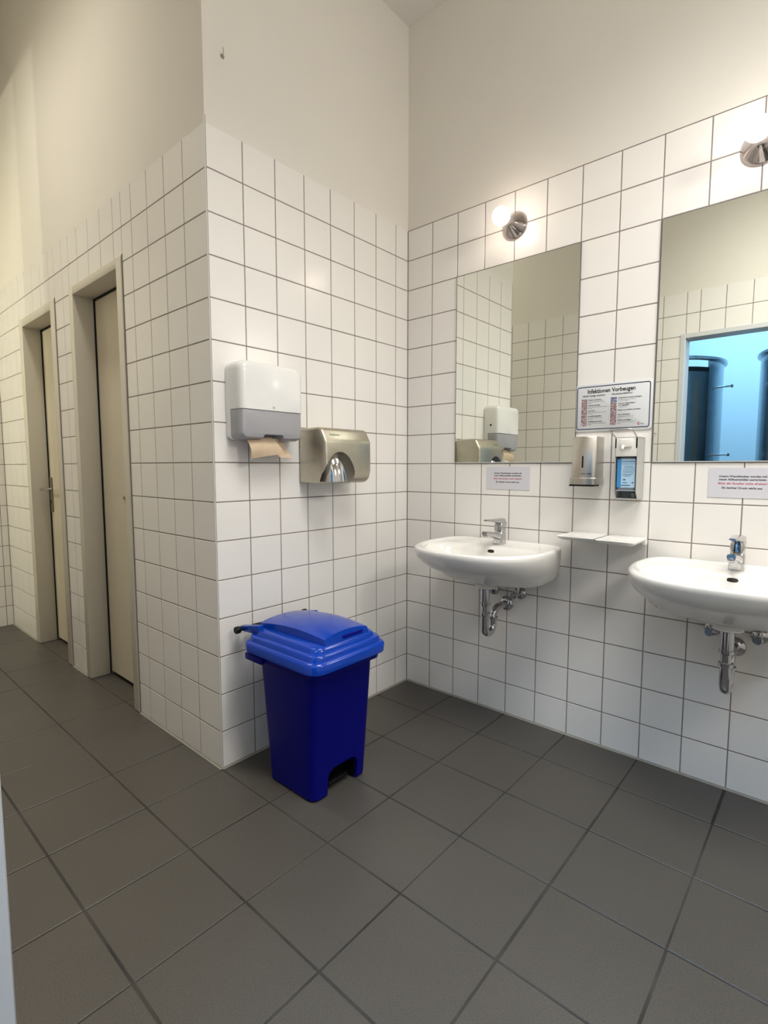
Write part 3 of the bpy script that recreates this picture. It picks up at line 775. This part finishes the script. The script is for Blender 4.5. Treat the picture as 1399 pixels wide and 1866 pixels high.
for X0 in (-.122, -.0055):
    for i, z in enumerate(tops):
        b = MB(); r = xz_ring(X0, X0 + .0235, z - .0150, z + .0062, .0035, -.0060, 4); b.face(r)
        p = b.build('pictogram', M_pictblue if (X0 > -.1 and i == 0) else M_pict, sg, None, False)
        b = MB(); b.face([(X0 + .0003, -.0061, z + .0015), (X0 + .005, -.0061, z + .0025), (X0 + .006, -.0061, z + .0060), (X0 + .0012, -.0061, z + .0058)]); b.build('number_corner', M_navy, p, None, False)
b = MB()
pts = [(.103 + .0050 * math.cos(a), -.0060, .0235 + .0050 * math.sin(a)) for a in [math.radians(50 + 260 * k / 16) for k in range(17)]] + [(.103 + .0018 * math.cos(a), -.0060, .0235 + .0018 * math.sin(a)) for a in [math.radians(310 - 260 * k / 16) for k in range(17)]]
b.face(pts); b.build('logo', M_red, sg, None, False)
b = MB()
for x0, x1 in ((.110, .113), (.1137, .1165), (.1172, .1205)): b.box(x0, x1, -.0060, -.0056, .0222, .0245)
b.build('logo_lettering', M_grey, sg, None, False)

def notice(loc, w, h, label, k=1.0, dx=0.0):
    t_ = thing('notice', loc, label, 'notice', 'laminated notices under the mirrors')
    b = MB(); b.loops([xz_ring(-w / 2, w / 2, 0, h, .002, -.0012, 2), xz_ring(-w / 2, w / 2, 0, h, .002, -.0022, 2)]); b.build('sheet', M_note, t_)
    y = -.0024
    for body, f, w_ in (('Unsere Waschbecken wurden mit', .685, .141), ('neuen Abflussventilen ausgerüstet.', .580, .139), ('Ein leichter Druck reicht aus.', .300, .120)):
        b = MB(); b.text(body, (dx, y, h * f), U, V, .0070 * k, w_ * k, 'CENTER', .03); b.build('text_line', M_ink, t_, None, False)
    b = MB(); b.text('Bitte die Stopfen nicht drehen!', (dx, y, h * .445), U, V, .0074 * k, .143 * k, 'CENTER', .024); b.build('red_text_line', M_red, t_, None, False)
notice((.598, 0, 1.0785), .220, .106, 'white laminated notice with red line above the left washbasin')
notice((1.511, 0, 1.0745), .220, .106, 'white laminated notice with red line above the right washbasin', 1.0, -.008)

# ------------------------------------------------------------------ wall hook
hk = thing('wall_hook', (0, -1.0728, 2.6568), 'small metal screw hook high on the white plaster above the dispensers', 'hook')
b = MB(); b.lathe([(0, 0), (.008, 0), (.007, .003), (.003, .004), (0, .004)], (.0, 0, 0), (1, 0, 0), 16, False); b.build('wall_plug', mat('grey_plug', (.25, .24, .22), .6), hk, 40)
b = MB(); b.tube([(.003, 0, 0), (.012, -.003, .003), (.020, -.008, .009), (.024, -.012, .013)], .0016, 8); b.build('screw_hook', M_steel, hk, 40)

# ------------------------------------------------------------------ shower cubicles seen in the mirror
def cubicle(loc, label, a0):
    s_ = thing('shower_cubicle', loc, label, 'shower cubicle', 'steel shower cubicles in the next room')
    r = .50; h = 2.06
    def arc(a, b_, rr, z0, z1, th, n=40):
        m = MB(); A = [math.radians(a + (b_ - a) * k / n) for k in range(n + 1)]
        o = [Vector((rr * math.cos(t), rr * math.sin(t), 0)) for t in A]; i_ = [Vector(((rr - th) * math.cos(t), (rr - th) * math.sin(t), 0)) for t in A]
        m.prism([p + Vector((0, 0, z0)) for p in o + i_[::-1]], (0, 0, z1 - z0)); return m
    arc(a0, a0 + 285, r, .12, h, .012).build('curved_wall', M_showersteel, s_, 30)
    d = arc(a0 + 285.5, a0 + 359.5, r - .006, .16, h - .09, .012, 20).build('curved_door', M_showerdoor, s_, 30)
    arc(a0 + 285.5, a0 + 359.5, r - .002, h - .095, h - .06, .02, 20).build('door_rail', M_black, s_, 30)
    m = MB(); m.lathe([(r - .014, h - .004), (r + .022, h - .004), (r + .026, h + .010), (r + .022, h + .022), (r - .014, h + .022), (r - .014, h - .004)], (0, 0, 0), (0, 0, 1), 64, False); m.build('top_ring', M_showersteel, s_, 40)
    for z in (h - .21, h - .775):
        m = MB(); t = math.radians(10); D = Vector((math.cos(t), math.sin(t), 0))
        m.tube([D * (r - .004) + Vector((0, 0, z)), D * (r + .085) + Vector((0, 0, z))], .007, 12)
        m.lathe([(0, 0), (.013, .003), (.014, .010), (.009, .016), (0, .018)], D * (r + .083) + Vector((0, 0, z)), D, 16, False)
        m.build('wall_pin', M_chrome, s_, 40)
    for k in range(3):
        m = MB(); t = math.radians(a0 + 40 + 95 * k); m.tube([(.46 * math.cos(t), .46 * math.sin(t), .001), (.46 * math.cos(t), .46 * math.sin(t), .13)], .018, 14); m.build('foot', M_chrome, s_, 40)
cubicle((.455, -3.10, 0), 'left steel shower cubicle reflected in the right mirror', 104)
cubicle((1.715, -3.10, 0), 'right steel shower cubicle reflected at the photo edge', 104)
